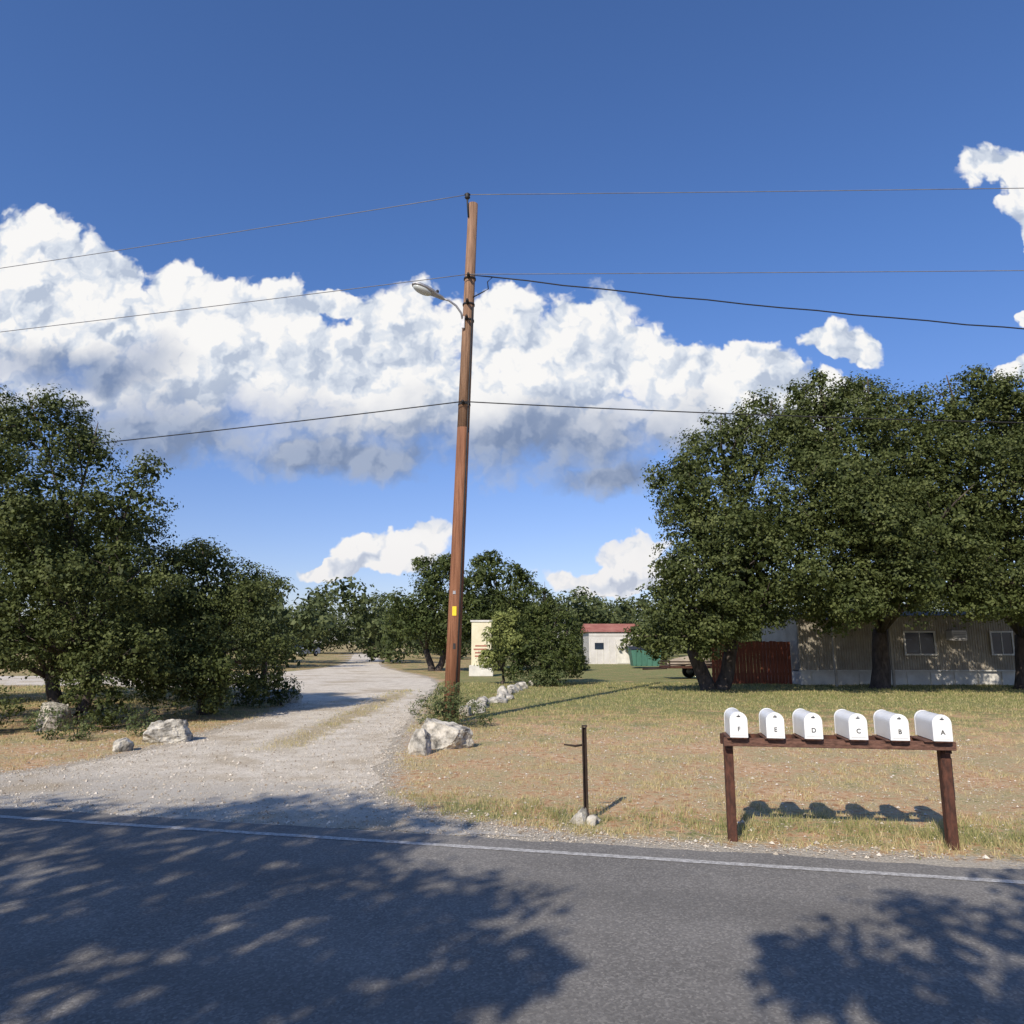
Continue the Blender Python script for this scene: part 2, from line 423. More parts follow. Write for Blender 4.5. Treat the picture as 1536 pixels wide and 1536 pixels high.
Tp = B + np.stack([np.cos(la) * le, np.sin(la) * le, H], 1)
V = np.stack([B - s1, B + s1, Tp], 1).reshape(-1, 3)
colr = np.clip(.18 + gr * .65 + .5 * (cl - .5) + rng.normal(0, .2, n), 0, 1)
fast_mesh('grass', V, 3, m, attr=colr)
print('grass blades', n)

# ------------------------------------------------------------------ foliage
def expand(lobes, k=5, fr=.42):
    o = []
    for (x, y, z, r) in lobes:
        o.append((x, y, z, r * .86))
        if r < .5: continue
        for q in range(k):
            v = Vector((random.gauss(0, 1), random.gauss(0, 1) - .25, random.gauss(0, 1) + .15)).normalized()
            rr = r * fr * random.uniform(.65, 1.25); dd = r * random.uniform(.78, 1.0)
            o.append((x + v.x * dd, y + v.y * dd, z + v.z * dd * .85, rr))
    return o

def leaf_verts(lobes, L, W, clump_r, per_m2, core=.35, zmin=.05, flat=.85):
    C = np.array([l[:3] for l in lobes], float); R = np.array([l[3] for l in lobes], float)
    allP, allN, allR, allS = [], [], [], []
    for i in range(len(lobes)):
        r = R[i]; area = 4 * math.pi * r * r
        crr = min(clump_r, r * .5)
        nc = max(6, int(area / (crr ** 2 * 1.5)))
        dirs = unit(nc); rad = r * rng.uniform(.62, 1.06, nc)
        cc = C[i] + dirs * rad[:, None] * np.array([1, 1, flat])
        keep = np.ones(nc, bool)
        for j in range(len(lobes)):
            if j == i: continue
            q = (cc - C[j]) / np.array([1, 1, flat]); keep &= np.linalg.norm(q, axis=1) > R[j] * .72
        cc, dirs = cc[keep], dirs[keep]
        nl = max(8, int(per_m2 * area / nc))
        if len(cc):
            cr = crr * rng.uniform(.5, 1.3, len(cc)); crand = rng.random(len(cc))
            u = unit(len(cc) * nl); cidx = np.repeat(np.arange(len(cc)), nl)
            rr = rng.random(len(u)) ** .45
            P = cc[cidx] + u * (rr * cr[cidx])[:, None] * np.array([1.1, 1.1, .65])
            Nn = .75 * u + .45 * dirs[cidx] + np.array([0, 0, .35]) + rng.normal(0, .4, (len(u), 3))
            allP.append(P); allN.append(Nn); allR.append(.55 * crand[cidx] + .45 * rng.random(len(u))); allS.append(np.full(len(u), 1.0))
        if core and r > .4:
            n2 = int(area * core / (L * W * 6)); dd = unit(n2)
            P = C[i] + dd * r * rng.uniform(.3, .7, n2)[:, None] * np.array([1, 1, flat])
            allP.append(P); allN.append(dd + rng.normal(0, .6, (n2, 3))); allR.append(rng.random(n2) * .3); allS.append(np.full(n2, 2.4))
    P = np.concatenate(allP); Nn = np.concatenate(allN); Rn = np.concatenate(allR); S = np.concatenate(allS)
    k = P[:, 2] > zmin; P, Nn, Rn, S = P[k], Nn[k], Rn[k], S[k]
    Nn /= np.linalg.norm(Nn, axis=1)[:, None]
    t = np.cross(Nn, unit(len(P))); t /= np.linalg.norm(t, axis=1)[:, None] + 1e-9
    bt = np.cross(Nn, t)
    s = S * rng.uniform(.65, 1.25, len(P))
    t = t * (L * .5 * s)[:, None]; bt = bt * (W * .5 * s)[:, None]
    V = np.stack([P - t, P + bt - t * .15, P + t, P - bt - t * .15], 1).reshape(-1, 3)
    return V, Rn
NL = 0
def tree(name, base, lobes, L, W, clump_r, per_m2, mat, trunk_r=.25, fork=1.5, core=.35, limbs=True, stems=1, flat=.85, zmin=.05, ex=5):
    global NL
    e = empty(name, base)
    bx, by = base[0], base[1]
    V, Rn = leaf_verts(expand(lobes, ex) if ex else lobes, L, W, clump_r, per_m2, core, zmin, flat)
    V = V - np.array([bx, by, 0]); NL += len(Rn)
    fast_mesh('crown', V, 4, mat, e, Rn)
    if limbs:
        T = []
        forks = []
        for s in range(stems):
            an = 2.1 * s + .5; off = .0 if stems == 1 else trunk_r * 1.1
            lean = Vector((math.cos(an), math.sin(an), 0)) * (.35 if stems > 1 else .12) * fork
            b0 = Vector((math.cos(an) * off, math.sin(an) * off, -.05))
            f = b0 + lean + Vector((0, 0, fork))
            T.append(([b0, b0 + Vector((0, 0, .15)), b0.lerp(f, .35) + Vector((.05, .03, 0)), b0.lerp(f, .7), f],
                      [trunk_r * 1.45, trunk_r * 1.12, trunk_r, trunk_r * .92, trunk_r * .85]))
            forks.append(f)
        for i, l in enumerate(lobes):
            f = forks[i % len(forks)]
            c = Vector((l[0] - bx, l[1] - by, l[2])); md = f.lerp(c, .5) + Vector((random.uniform(-.2, .2), random.uniform(-.2, .2), random.uniform(0, .35))) * min(1, l[3])
            rr = trunk_r * .4
            T.append(([f - Vector((0, 0, .12)), f.lerp(md, .5) + Vector((0, 0, .08)), md, c, c + (c - md) * .35], [rr, rr * .85, rr * .65, rr * .4, rr * .15]))
            for q in range(3):
                dv = Vector((random.uniform(-1, 1), random.uniform(-1, 1), random.uniform(-.3, 1))).normalized() * l[3] * .85
                T.append(([md.lerp(c, .7), c + dv * .5 + Vector((0, 0, .1)), c + dv], [rr * .35, rr * .22, rr * .08]))
        tubes('trunk', T, M_bark, e, 7)
    return e

# big live oaks on the right
BL = (.112, .07, .5, 122)
tree('live_oak_tree', (7.2, 26.8, 0), [
    (7.6, 26, 8.3, 1.9), (6.6, 25.5, 6.5, 1.9), (6.9, 25, 5.2, 2.2), (6.4, 24.4, 3.4, 1.8), (5.5, 24.8, 2.7, 1.2), (9.6, 26.5, 9.1, 1.8),
    (9.8, 25, 6.2, 2.5), (9.4, 23.8, 3.6, 1.75), (8.3, 28, 5, 2.4), (8, 23.8, 4.2, 1.8), (4.9, 26, 1.9, .9), (6.9, 24.4, 2.5, 1.3), (5.9, 24.6, 1.9, .9), (8.2, 24, 2.9, 1.1)],
    *BL, M_oak, .26, 1.7, stems=2)
tree('live_oak_tree', (13.6, 28, 0), [
    (11.7, 26.5, 10.1, 1.6), (13.5, 26.8, 10.2, 1.6), (12.8, 25.5, 7.8, 2.6), (11.2, 26, 8.6, 2.0), (12.4, 23.6, 4.2, 1.9), (11.0, 24.2, 5.6, 2.0), (10.9, 23.9, 3.5, 1.6),
    (13.5, 28.5, 6, 2.6), (13.9, 24, 5.4, 2.1), (14.8, 26.2, 8.4, 1.7), (14.2, 23.7, 3.5, 1.6), (12.4, 23.5, 3.3, 1.4)],
    *BL, M_oak, .32, 2.2)
tree('live_oak_tree', (18.6, 27.5, 0), [
    (16.3, 26, 9.9, 1.7), (18.2, 26, 9.9, 1.8), (16.0, 24.8, 6.8, 2.6), (19, 25, 6.8, 2.6), (15.7, 23.8, 3.7, 1.8), (17.7, 23.6, 3.7, 1.9),
    (20.8, 26, 7.7, 2.4), (20.6, 25, 4.5, 2.2), (18.3, 28.5, 5.5, 2.8), (17.4, 25.5, 8.4, 1.9), (15.2, 27, 6, 2.2), (19.6, 23.8, 3.4, 1.7), (16.7, 23.6, 3.0, 1.2)],
    *BL, M_oak, .3, 2.0)
# left oaks
SL = (.072, .045, .3, 265)
tree('oak_tree', (-9.2, 15.6, 0), [
    (-10.6, 16, 6.4, 1.05), (-9.4, 16, 5.8, .75), (-12.0, 16, 6.4, 1.3), (-10.0, 15.4, 4.6, 1.45), (-8.35, 15.8, 4.6, 1.0), (-11.8, 15, 4.0, 1.7),
    (-9.4, 14.9, 2.9, 1.25), (-8.0, 15.4, 2.9, 1.0), (-10.9, 14.6, 2.0, 1.2), (-8.4, 15, 1.75, .8), (-10.3, 17.5, 3.8, 1.7), (-12.8, 15, 2.0, 1.5), (-9.6, 14.6, 1.7, .7), (-8.3, 14.9, 1.0, .65), (-7.6, 15.3, 1.5, .7)],
    *SL, M_oak, .15, 1.1, stems=2)
tree('oak_tree', (-7.3, 18.2, 0), [
    (-7.4, 18, 2.7, 1.35), (-6.45, 18, 2.55, .9), (-8.4, 18, 3.1, 1.05), (-7.6, 18.2, 3.65, .75), (-6.1, 18.3, 1.7, .75), (-7.0, 17.4, 1.3, 1.05), (-7.4, 16.4, .9, .85), (-6.7, 18.6, 3.1, .75), (-8.4, 17, 1.5, 1.0), (-6.9, 17.0, .6, .6), (-6.2, 18.4, .8, .6)],
    *SL, M_oak, .12, .8, stems=3)
tree('juniper_tree', (-12.5, 22, 0), [(-12.5, 22, 2.2, 2.2), (-15, 22, 2.6, 2.6), (-10.6, 22.6, 1.6, 1.6), (-9.3, 22.2, 1.0, 1.1), (-13, 22, 4.5, 1.8), (-17.5, 20, 2.4, 2.5)],
     .13, .07, .45, 80, M_jun, .15, 1.0)
# trees across the road (behind the viewpoint) that shade the asphalt
tree('roadside_oak_tree', (-7.6, -3.2, 0), [(-7.7, -2.2, 5.4, 2.2), (-5.2, -2.0, 5.5, 1.6), (-10.5, -1.9, 5.4, 2.2), (-7.0, -2.9, 6.9, 1.9), (-4.8, -3.2, 5.4, 1.5), (-9.5, -4.8, 5, 2), (-5.9, -1.7, 6.6, 1.3), (-3.9, -2.4, 4.4, 1.1), (-9.4, -1.8, 6.6, 1.5), (-3.9, -2.6, 5.6, .9)],
     .15, .1, .5, 62, M_oak, .24, 2.2, core=.16, ex=3)
tree('roadside_oak_tree', (-1.0, -5.2, 0), [(-.9, -2.7, 5.5, .8), (.5, -2.4, 5.4, 1.0), (-.4, -5.0, 6.0, 1.1), (2.1, -2.8, 5.6, 1.1), (1.6, -4.9, 5.4, 1.2), (3.3, -3.7, 5.6, 1.1)],
     .15, .1, .5, 50, M_oak, .22, 2.4, core=.05, ex=3)

# mid-distance trees
tree('cedar_tree', (-4.6, 45, 0), [(-4.8, 45, 5.9, 1.3), (-5.3, 44, 3.6, 1.9), (-3.2, 45, 4.4, 1.8), (-6.5, 45, 2.8, 1.5), (-4.0, 44, 2.5, 1.5), (-4.0, 45, 6.4, .9)], .18, .09, .6, 60, M_jun, .2, 1.3, stems=2)
tree('cedar_tree', (-.8, 46, 0), [(-1.0, 46, 5.6, 1.7), (-2.0, 45, 3.6, 1.9), (.5, 46, 4.2, 1.5), (-.4, 45, 2.4, 1.8), (-1.5, 46, 6.5, .8), (.3, 46, 5.6, .8), (1.6, 46, 2.9, 1.3)], .18, .09, .6, 60, M_jun, .22, 1.3)
tree('juniper_bush', (1.2, 30.5, 0), [(1.2, 30.5, 1.3, 1.25), (1.7, 30.6, 2.2, .9), (.6, 30.4, 1.7, .9), (1.4, 30.5, 3.1, .55), (2.2, 30.4, 1.2, .8), (.9, 30.5, 2.7, .5), (1.9, 30.5, 2.9, .4), (.2, 30.2, .9, .8), (1.5, 30, .7, .9), (2.3, 30.6, 2.2, .4), (1.35, 30.5, 3.6, .3)],
     .16, .05, .32, 150, M_jun, .1, .5, flat=1.15)
tree('yellow_shrub', (-.4, 31.0, 0), [(-.4, 30.6, 1.9, .75), (-.1, 30.3, 2.6, .55), (-.7, 30.8, 1.2, .65), (-.5, 30.5, 2.5, .4), (.1, 29.8, 1.7, .5)], .14, .05, .3, 150, M_yel, .06, .5)
tree('shrub', (-1.25, 15.7, 0), [(-1.35, 15.5, .35, .5), (-.95, 15.3, .35, .42), (-1.75, 15.6, .35, .4), (-1.3, 15.7, .62, .38), (-.7, 15.5, .25, .35)], .05, .02, .14, 600, M_shrub, .02, .15, zmin=.01, ex=3)
tree('shrub', (-7.6, 13.4, 0), [(-8.2, 13.5, .3, .35), (-7.5, 13.3, .2, .25), (-6.7, 13.9, .25, .3)], .06, .025, .14, 500, M_shrub, .02, .12, zmin=.01, ex=0)
tree('shrub', (-6.2, 20.4, 0), [(-6.2, 20.4, .4, .5), (-6.9, 20, .5, .6)], .07, .035, .16, 350, M_oak, .02, .15, zmin=.01, ex=0)
tree('shrub', (-9.9, 13.9, 0), [(-9.9, 14.2, .5, .6), (-10.8, 13.8, .45, .7), (-11.8, 13.9, .5, .7), (-7.9, 14.9, .4, .55)], .07, .035, .18, 300, M_oak, .02, .15, zmin=.01, ex=3)
tree('low_bush', (1.0, 29.2, 0), [(1.0, 29.2, .3, .5), (.3, 29.3, .25, .4), (1.7, 29.2, .35, .5)], .09, .03, .2, 260, M_shrub, .02, .12, zmin=.01, ex=0)
tree('low_bush', (3.4, 45, 0), [(3.2, 45, 1.0, 1.1), (4.0, 46, .5, .7)], .18, .08, .4, 70, M_far, .05, .3, zmin=.01, ex=3)

# distant tree mass
lob = []
for i in range(80):
    xx_ = rng.uniform(-120, 120); yy_ = rng.uniform(72, 125)
    if -27 < xx_ < -9 and yy_ < 112: yy_ = rng.uniform(112, 128)
    h = rng.uniform(4.2, 7) * (yy_ / 90)
    for q in range(5):
        r = rng.uniform(1.5, 2.7) * (yy_ / 90)
        lob.append((xx_ + rng.normal(0, 2.4), yy_ + rng.normal(0, 1.5), rng.uniform(1.2, h), r))
for (a_, b_, h) in [(-14.5, 66, 7.6), (-18, 60, 7.2), (-22, 64, 7.6), (-27, 58, 6), (-21, 52, 6.2), (-17, 50, 5.2), (-25, 50, 4.6), (-30, 52, 6), (10, 70, 7), (6, 72, 7.2), (14, 64, 7.5), (19, 60, 8), (24, 58, 8), (9, 78, 7.6), (2, 76, 7), (28, 50, 7), (-9, 80, 6.5), (-6, 74, 6), (-10.5, 62, 5.5), (-24, 110, 8), (-29, 118, 8), (-20, 122, 8), (-34, 120, 8), (12.2, 58, 5)]:
    for q in range(7):
        lob.append((a_ + rng.normal(0, 1.6), b_ + rng.normal(0, 1), rng.uniform(1.2, h - 1.2), rng.uniform(1.1, 1.9)))
V, Rn = leaf_verts(lob, .4, .23, .9, 7.5, .25)
fast_mesh('distant_trees', V, 4, M_far, None, Rn); print('far leaves', len(Rn), 'near', NL)

# ------------------------------------------------------------------ rocks
def rock_mesh(bm, c, s, seed, sub=3):
    r = bmesh.ops.create_icosphere(bm, subdivisions=sub, radius=1)
    R_ = random.Random(seed)
    cuts = [Vector((R_.gauss(0, 1), R_.gauss(0, 1), R_.gauss(.3, .7))).normalized() for _ in range(9)]
    lim = [R_.uniform(.5, .8) for _ in cuts]
    for v in r['verts']:
        p = v.co.copy()
        q = p * 1.1 + Vector((seed * 7.3, seed * 3.1, 0))
        p = p * (1 + .3 * mnoise.noise(q))
        for a, l in zip(cuts, lim):
            dd = p.dot(a)
            if dd > l: p -= a * (dd - l) * .93
        p = p * (1 + .09 * mnoise.noise(q * 2.9) + .07 * mnoise.noise(q * 7) + .03 * mnoise.noise(q * 17))
        if p.z < -.45: p.z = -.45
        v.co = Vector((p.x * s[0] + c[0], p.y * s[1] + c[1], (p.z + .42) * s[2] + c[2]))
def rocks(name, lst, sub=3):
    bm = bmesh.new()
    for i, (c, s, sd_) in enumerate(lst): rock_mesh(bm, c, s, sd_, sub)
    me = bpy.data.meshes.new(name); bm.to_mesh(me); bm.free()
    return link_obj(name, me, M_rock)
rocks('boulder', [((-1.08, 12.5, 0), (.43, .32, .37), 1)], 5)
rocks('boulder', [((-1.42, 11.75, 0), (.24, .22, .25), 2)], 4)
rocks('boulder', [((-5.95, 13.2, 0), (.5, .36, .28), 3)], 5)
rocks('boulder', [((-6.15, 12.1, 0), (.18, .15, .17), 5)], 4)
rocks('boulder', [((-8.9, 14.9, 0), (.36, .34, .5), 8)], 4)
lst = []
for i in range(17):
    t_ = i / 16
    lst.append(((-.95 + 1.55 * t_ ** 1.1 + random.uniform(-.18, .18), 17.8 + 11.5 * t_ + random.uniform(-.2, .2), 0), (random.uniform(.16, .36), random.uniform(.2, .32), random.uniform(.1, .24)), 10 + i))
rocks('stone_border', lst)
lst = [((-6.2 - .3 * i, 21.5 + .6 * math.sin(i), 0), (.3, .2, .3), 40 + i) for i in range(5)]
rocks('stone_border', lst)

# ------------------------------------------------------------------ utility pole + wires + lamp
PB = Vector((-1.31, 16.3, 0)); PT = Vector((-.94, 16.3, 12.1))
def polept(z): return PB.lerp(PT, z / 12.1)
e = empty('utility_pole', PB)
def rel(p): return tuple(Vector(p) - PB)
tubes('shaft_lower', [([rel(polept(z)) for z in (-.3, 2, 4, 6.5)], [.165, .158, .15, .14])], M_pole, e, 20)
tubes('shaft_upper', [([rel(polept(z)) for z in (6.5, 9, 12.1)], [.14, .13, .115])], M_poletop, e, 20)
tubes('conduit', [([rel(polept(z) + Vector((.1, -.125, 0))) for z in (0, 3, 6, 9.4)], [.018] * 4)], M_dark, e, 6)
box('tag', rel(polept(2.35) + Vector((-.01, -.162, 0))), (.09, .006, .2), M_yellow, e)
box('tag_small', rel(polept(2.75) + Vector((-.03, -.162, 0))), (.06, .006, .07), M_galv, e)
top = polept(12.05)
tubes('insulator_bracket', [([rel(top + Vector((-.1, -.1, -.35))), rel(top + Vector((-.13, -.1, .05))), rel(top + Vector((-.13, -.1, .16)))], [.02, .02, .025])], M_dark, e, 8)
tubes('insulator', [([rel(top + Vector((-.13, -.1, .12 + .04 * i))) for i in range(5)], [.03, .07, .05, .075, .03])], M_dark, e, 12)
for z_ in (10.15, 7.05, 9.5, 9.1):
    c_ = polept(z_)
    tubes('clamp_band', [([rel(c_ + Vector((0, 0, -.02))), rel(c_ + Vector((0, 0, .02)))], [.145, .145])], M_dark, e, 18)
    tubes('bolt', [([rel(c_ + Vector((-.02, -.3, 0))), rel(c_ + Vector((-.02, -.1, 0)))], [.03, .045])], M_dark, e, 8)
box('meter_tag', rel(polept(1.6) + Vector((.02, -.16, 0))), (.05, .006, .12), M_dark, e)

LP = Vector((-50, 27.2, 0)); RP = Vector((49, 14.8, 0))
for P_ in (LP, RP):
    e2 = empty('utility_pole', P_)
    tubes('shaft', [([(0, 0, -.3), (0, 0, 6), (0, 0, 12.2)], [.165, .14, .115])], M_pole, e2, 14)
    tubes('insulator', [([(0, -.1, 12.2 + .04 * i) for i in range(5)], [.03, .07, .05, .075, .03])], M_dark, e2, 10)
def wire(a, b, sag, r, mat, wob=0):
    pts = []
    for i in range(61):
        t_ = i / 60; p = Vector(a).lerp(Vector(b), t_); p.z -= 4 * sag * t_ * (1 - t_)
        if wob: p.z += wob * math.sin(i * 2.3)
        pts.append(p)
    return pts, [r] * 61
W1 = polept(12.05) + Vector((-.13, -.1, .24)); W2 = polept(10.15) + Vector((-.02, -.25, 0)); W3 = polept(7.05) + Vector((-.02, -.25, 0))
tubes('power_line', [wire(W1, LP + Vector((0, -.1, 12.1)), .35, .009, M_wire), wire(W1, RP + Vector((0, -.1, 12.4)), .15, .009, M_wire),
                     wire(W2, LP + Vector((0, -.2, 10.1)), .2, .009, M_wire), wire(W2, RP + Vector((0, -.2, 10.1)), .12, .009, M_wire)], M_wire, None, 6)
tubes('telephone_cable', [wire(W3, LP + Vector((0, -.2, 6.9)), .6, .013, M_cable), wire(W3, RP + Vector((0, -.2, 7.0)), .8, .013, M_cable)], M_cable, None, 6)
S0 = polept(10.1) + Vector((.55, -.25, -.02))
w_ = wire(S0, RP + Vector((0, -.2, 7)), .95, .015, M_cable, .012)
tubes('service_cable', [w_, ([W2, W2 + Vector((.15, 0, -.03)), S0], [.01, .01, .015]),
      ([S0, S0 + Vector((-.12, 0, -.12)), S0 + Vector((-.1, 0, -.3)), S0 + Vector((-.2, 0, -.36)), polept(9.65) + Vector((.1, -.1, 0))], [.014] * 5)], M_cable, None, 6)

LB = polept(9.0)
e = empty('street_lamp', LB)
tubes('arm', [([(-.1, -.12, 0), (-.14, -.2, .2), (-.26, -.26, .36), (-.42, -.32, .46), (-.6, -.36, .5)], [.025] * 5)], M_galv, e, 10)
box('bracket', (-.1, -.15, 0), (.07, .05, .3), M_galv, e, bevel=.01)
def cobra():
    V, F = [], []
    secs = [(0.0, .03, .03, 0), (.06, .06, .05, 0), (.2, .075, .06, .0), (.3, .12, .075, .005), (.45, .155, .085, .0), (.6, .15, .075, -.005), (.7, .1, .05, -.01), (.74, .03, .02, -.012)]
    sg = 18
    for (x_, w, h, zo) in secs:
        for k in range(sg):
            a = 2 * math.pi * k / sg; zz = math.sin(a) * h
            if zz < 0: zz *= .45
            V.append((-x_, math.cos(a) * w, zz + zo))
    for i in range(len(secs) - 1):
        for k in range(sg): F.append((i * sg + k, i * sg + (k + 1) % sg, (i + 1) * sg + (k + 1) % sg, (i + 1) * sg + k))
    F.append(tuple(range(sg))); F.append(tuple(range((len(secs) - 1) * sg, len(secs) * sg))[::-1])
    h = mesh_from('head', V, F, M_galv, e, True)
    bm = bmesh.new(); r = bmesh.ops.create_uvsphere(bm, u_segments=18, v_segments=10, radius=1)
    bmesh.ops.scale(bm, vec=(.21, .125, .075), verts=bm.verts)
    me = bpy.data.meshes.new('lens'); bm.to_mesh(me); bm.free()
    for p in me.polygons: p.use_smooth = True
    l = link_obj('lens', me, M_lens, e)
    pc = tubes('photocell', [([(-.2, 0, .05), (-.2, 0, .1), (-.2, 0, .13)], [.035, .035, .02])], M_dark, e, 12)
    for o_, lo in ((h, (0, 0, 0)), (l, (-.5, 0, -.035)), (pc, (0, 0, 0))):
        M_ = Matrix.Translation((-.52, -.34, .47)) @ Matrix.Rotation(.42, 4, 'Z') @ Matrix.Rotation(.3, 4, 'Y') @ Matrix.Scale(1.1, 4)
        o_.matrix_local = M_ @ Matrix.Translation(lo)
cobra()

# ------------------------------------------------------------------ mailboxes
AZ = math.atan2(-.155, 1)
def mailbox(letter, x):
    yf = 6.85 - .155 * x
    e = empty('mailbox', (x, yf, .885), AZ + random.uniform(-.03, .03))
    w, hs, dp = .142, .135, .42; R = w / 2
    prof = [(-R, 0), (R, 0), (R, hs)]
    for k in range(1, 16):
        a = math.pi * k / 16; prof.append((R * math.cos(a), hs + R * math.sin(a)))
    prof.append((-R, hs))
    def ext(name, y0, y1, sc, mat, bev=0):
        n = len(prof); cz = .11
        V = [(p[0] * sc, y0, (p[1] - cz) * sc + cz) for p in prof] + [(p[0] * sc, y1, (p[1] - cz) * sc + cz) for p in prof]
        F = [tuple(range(n)), tuple(range(n, 2 * n))[::-1]] + [((i + 1) % n, i, i + n, (i + 1) % n + n) for i in range(n)]
        return mesh_from(name, V, F, mat, e)
    ext('body', .012, dp, 1.0, M_white)
    ext('door', -.006, .022, 1.035, M_white)
    ext('door_panel', -.01, -.004, .86, M_white)
    ext('back_rim', dp - .01, dp + .006, 1.03, M_white)
    box('base_board', (0, .2, -.008), (.13, .4, .014), M_brown, e)
    tubes('latch', [([(0, -.01, .182), (0, -.02, .184), (0, -.022, .174)], [.004, .006, .004])], M_galv, e, 8)
    box('latch_plate', (0, -.013, .172), (.03, .003, .007), M_dark, e)
    box('flag', (R + .006, .12, .1), (.004, .12, .02), M_red, e); box('flag_tab', (R + .006, .17, .125), (.004, .035, .03), M_red, e)
    cu = bpy.data.curves.new('letter', 'FONT'); cu.body = letter; cu.size = .052; cu.extrude = .001; cu.offset = .0005; cu.align_x = 'CENTER'
    t_ = bpy.data.objects.new('letter', cu); col.objects.link(t_); cu.materials.append(M_letter); t_.parent = e
    t_.location = (.0, -.0125, .05); t_.rotation_euler = (math.pi / 2, 0, 0)
for L_, x_ in zip('FEDCBA', (1.939, 2.236, 2.54, 2.892, 3.212, 3.538)): mailbox(L_, x_)
e = empty('mailbox_stand', (2.77, 7.06 - .155 * 2.77, 0), AZ)
box('front_rail', (0, -.13, .835), (1.86, .04, .07), M_rail, e, bevel=.004)
box('back_rail', (0, .13, .83), (1.86, .04, .09), M_brown, e, bevel=.004)
for i, s_x in enumerate((-.86, -.55, -.25, .1, .42, .72)):
    box('cross_board', (s_x + .02, 0, .874), (.13, .36, .008), M_rail, e)
box('post_left', (-.88, 0, .36), (.075, .085, .96), M_brown, e, bevel=.006)
box('post_right', (.88, 0, .36), (.08, .085, .96), M_brown, e, bevel=.006)
for s_x in (-.88, .88): box('post_arm', (s_x, 0, .82), (.05, .215, .1), M_brown, e)
box('side_plate', (.935, .06, .55), (.02, .09, .34), M_dark, e)

# ------------------------------------------------------------------ little metal marker post with stones
e = empty('metal_post', (.70, 7.4, 0))
for dx in (-.018, .018):
    box('upright', (dx, 0, .42), (.009, .035, .92), M_rust, e, ry=-.01)
box('web', (0, .018, .42), (.03, .005, .9), M_rust, e)
tubes('crossbar', [([(-.01, 0, .71), (-.09, -.01, .7), (-.2, -.02, .715)], [.01, .012, .008])], M_rust, e, 6)
box('cap_plate', (0, 0, .885), (.05, .045, .012), M_rust, e)
rocks('stone_pile', [((.64, 7.3, 0), (.07, .06, .1), 61), ((.75, 7.32, 0), (.06, .06, .08), 62), ((.68, 7.42, .02), (.07, .06, .11), 63), ((.79, 7.4, 0), (.05, .05, .06), 64), ((.6, 7.38, 0), (.05, .05, .06), 65)])

# ------------------------------------------------------------------ mobile home
HX0, HX1, HY = 11.5, 26.0, 30.2
e = empty('mobile_home', (HX0, HY, 0))
V, F = [], []; n_ = int((HX1 - HX0) / .1)
for i in range(n_ + 1):
    x_ = i * .1
    for dx, yy_ in ((0, 0), (.03, -.03), (.06, -.03), (.075, 0)):
        V.append((x_ + dx, yy_, .55)); V.append((x_ + dx, yy_, 2.75))
for i in range(len(V) // 2 - 1): F.append((2 * i, 2 * i + 2, 2 * i + 3, 2 * i + 1))
mesh_from('front_wall', V, F, M_siding, e)
L_ = HX1 - HX0
box('shell', (L_ / 2, 2.2, 1.66), (L_, 4.3, 2.16), M_siding, e)
box('skirting', (L_ / 2, 2.2, .27), (L_ - .1, 4.25, .54), M_skirt, e)
for i in range(16): box('skirting_rib', (.5 + i * .95, .045, .27), (.03, .03, .5), M_skirt, e)
box('trim', (L_ / 2, -.045, .57), (L_ + .1, .02, .05), M_skirt, e)
V = [(-.15, -.2, 2.75), (L_ + .15, -.2, 2.75), (L_ + .15, 2.2, 3.0), (-.15, 2.2, 3.0), (-.15, 4.6, 2.75), (L_ + .15, 4.6, 2.75)]
mesh_from('roof', V, [(0, 1, 2, 3), (3, 2, 5, 4), (0, 3, 4), (1, 5, 2), (0, 4, 5, 1)], M_hroof, e)
for (x_, w) in ((4.85, 1.15), (8.15, .8), (11.6, 1.1)):
    box('window_glass', (x_, -.06, 1.65), (w, .04, .85), M_glass, e)
    for dz in (-.45, .45): box('window_frame', (x_, -.085, 1.65 + dz), (w + .14, .05, .06), M_skirt, e)
    for dx in (-.5, .5): box('window_jamb', (x_ + dx * (w + .06), -.085, 1.65), (.06, .045, .84), M_skirt, e)
    box('window_mullion', (x_, -.09, 1.65), (.03, .02, .84), M_skirt, e)
box('air_conditioner', (6.25, -.25, 1.95), (.6, .45, .4), M_bwhite, e, bevel=.02)
for k in range(5): box('ac_louvre', (6.25, -.48, 1.81 + k * .06), (.5, .012, .02), M_dark, e)
V = [(.8, -1.3, 2.55), (3.2, -1.3, 2.55), (2.0, -1.3, 3.0), (.8, 0, 2.55), (3.2, 0, 2.55), (2.0, 0, 3.0)]
mesh_from('porch_roof', V, [(0, 1, 2), (0, 2, 5, 3), (1, 4, 5, 2), (0, 3, 4, 1)], M_hroof, e)
for x_ in (.9, 3.1): box('porch_post', (x_, -1.25, 1.27), (.08, .08, 2.54), M_siding, e)

e = empty('wooden_fence', (8.2, 31, 0))
for i in range(23):
    h_ = 1.72 + random.uniform(-.02, .02)
    box('board', (.07 + i * .142, random.uniform(-.004, .004), h_ / 2), (.132, .02, h_), M_fence, e)
for z_ in (.4, 1.4): box('rail', (1.6, .035, z_), (3.2, .04, .09), M_fence, e)
e = empty('rail_fence', (-7.15, 21.8, 0))
for i in range(3): box('post', (-i * 1.25, i * .25, .62), (.13, .13, 1.3), M_brown, e, bevel=.01)
for z_ in (.55, 1.12): box('rail', (-1.25, .25 - .1, z_), (2.7, .04, .13), M_brown, e, rz=-.197)

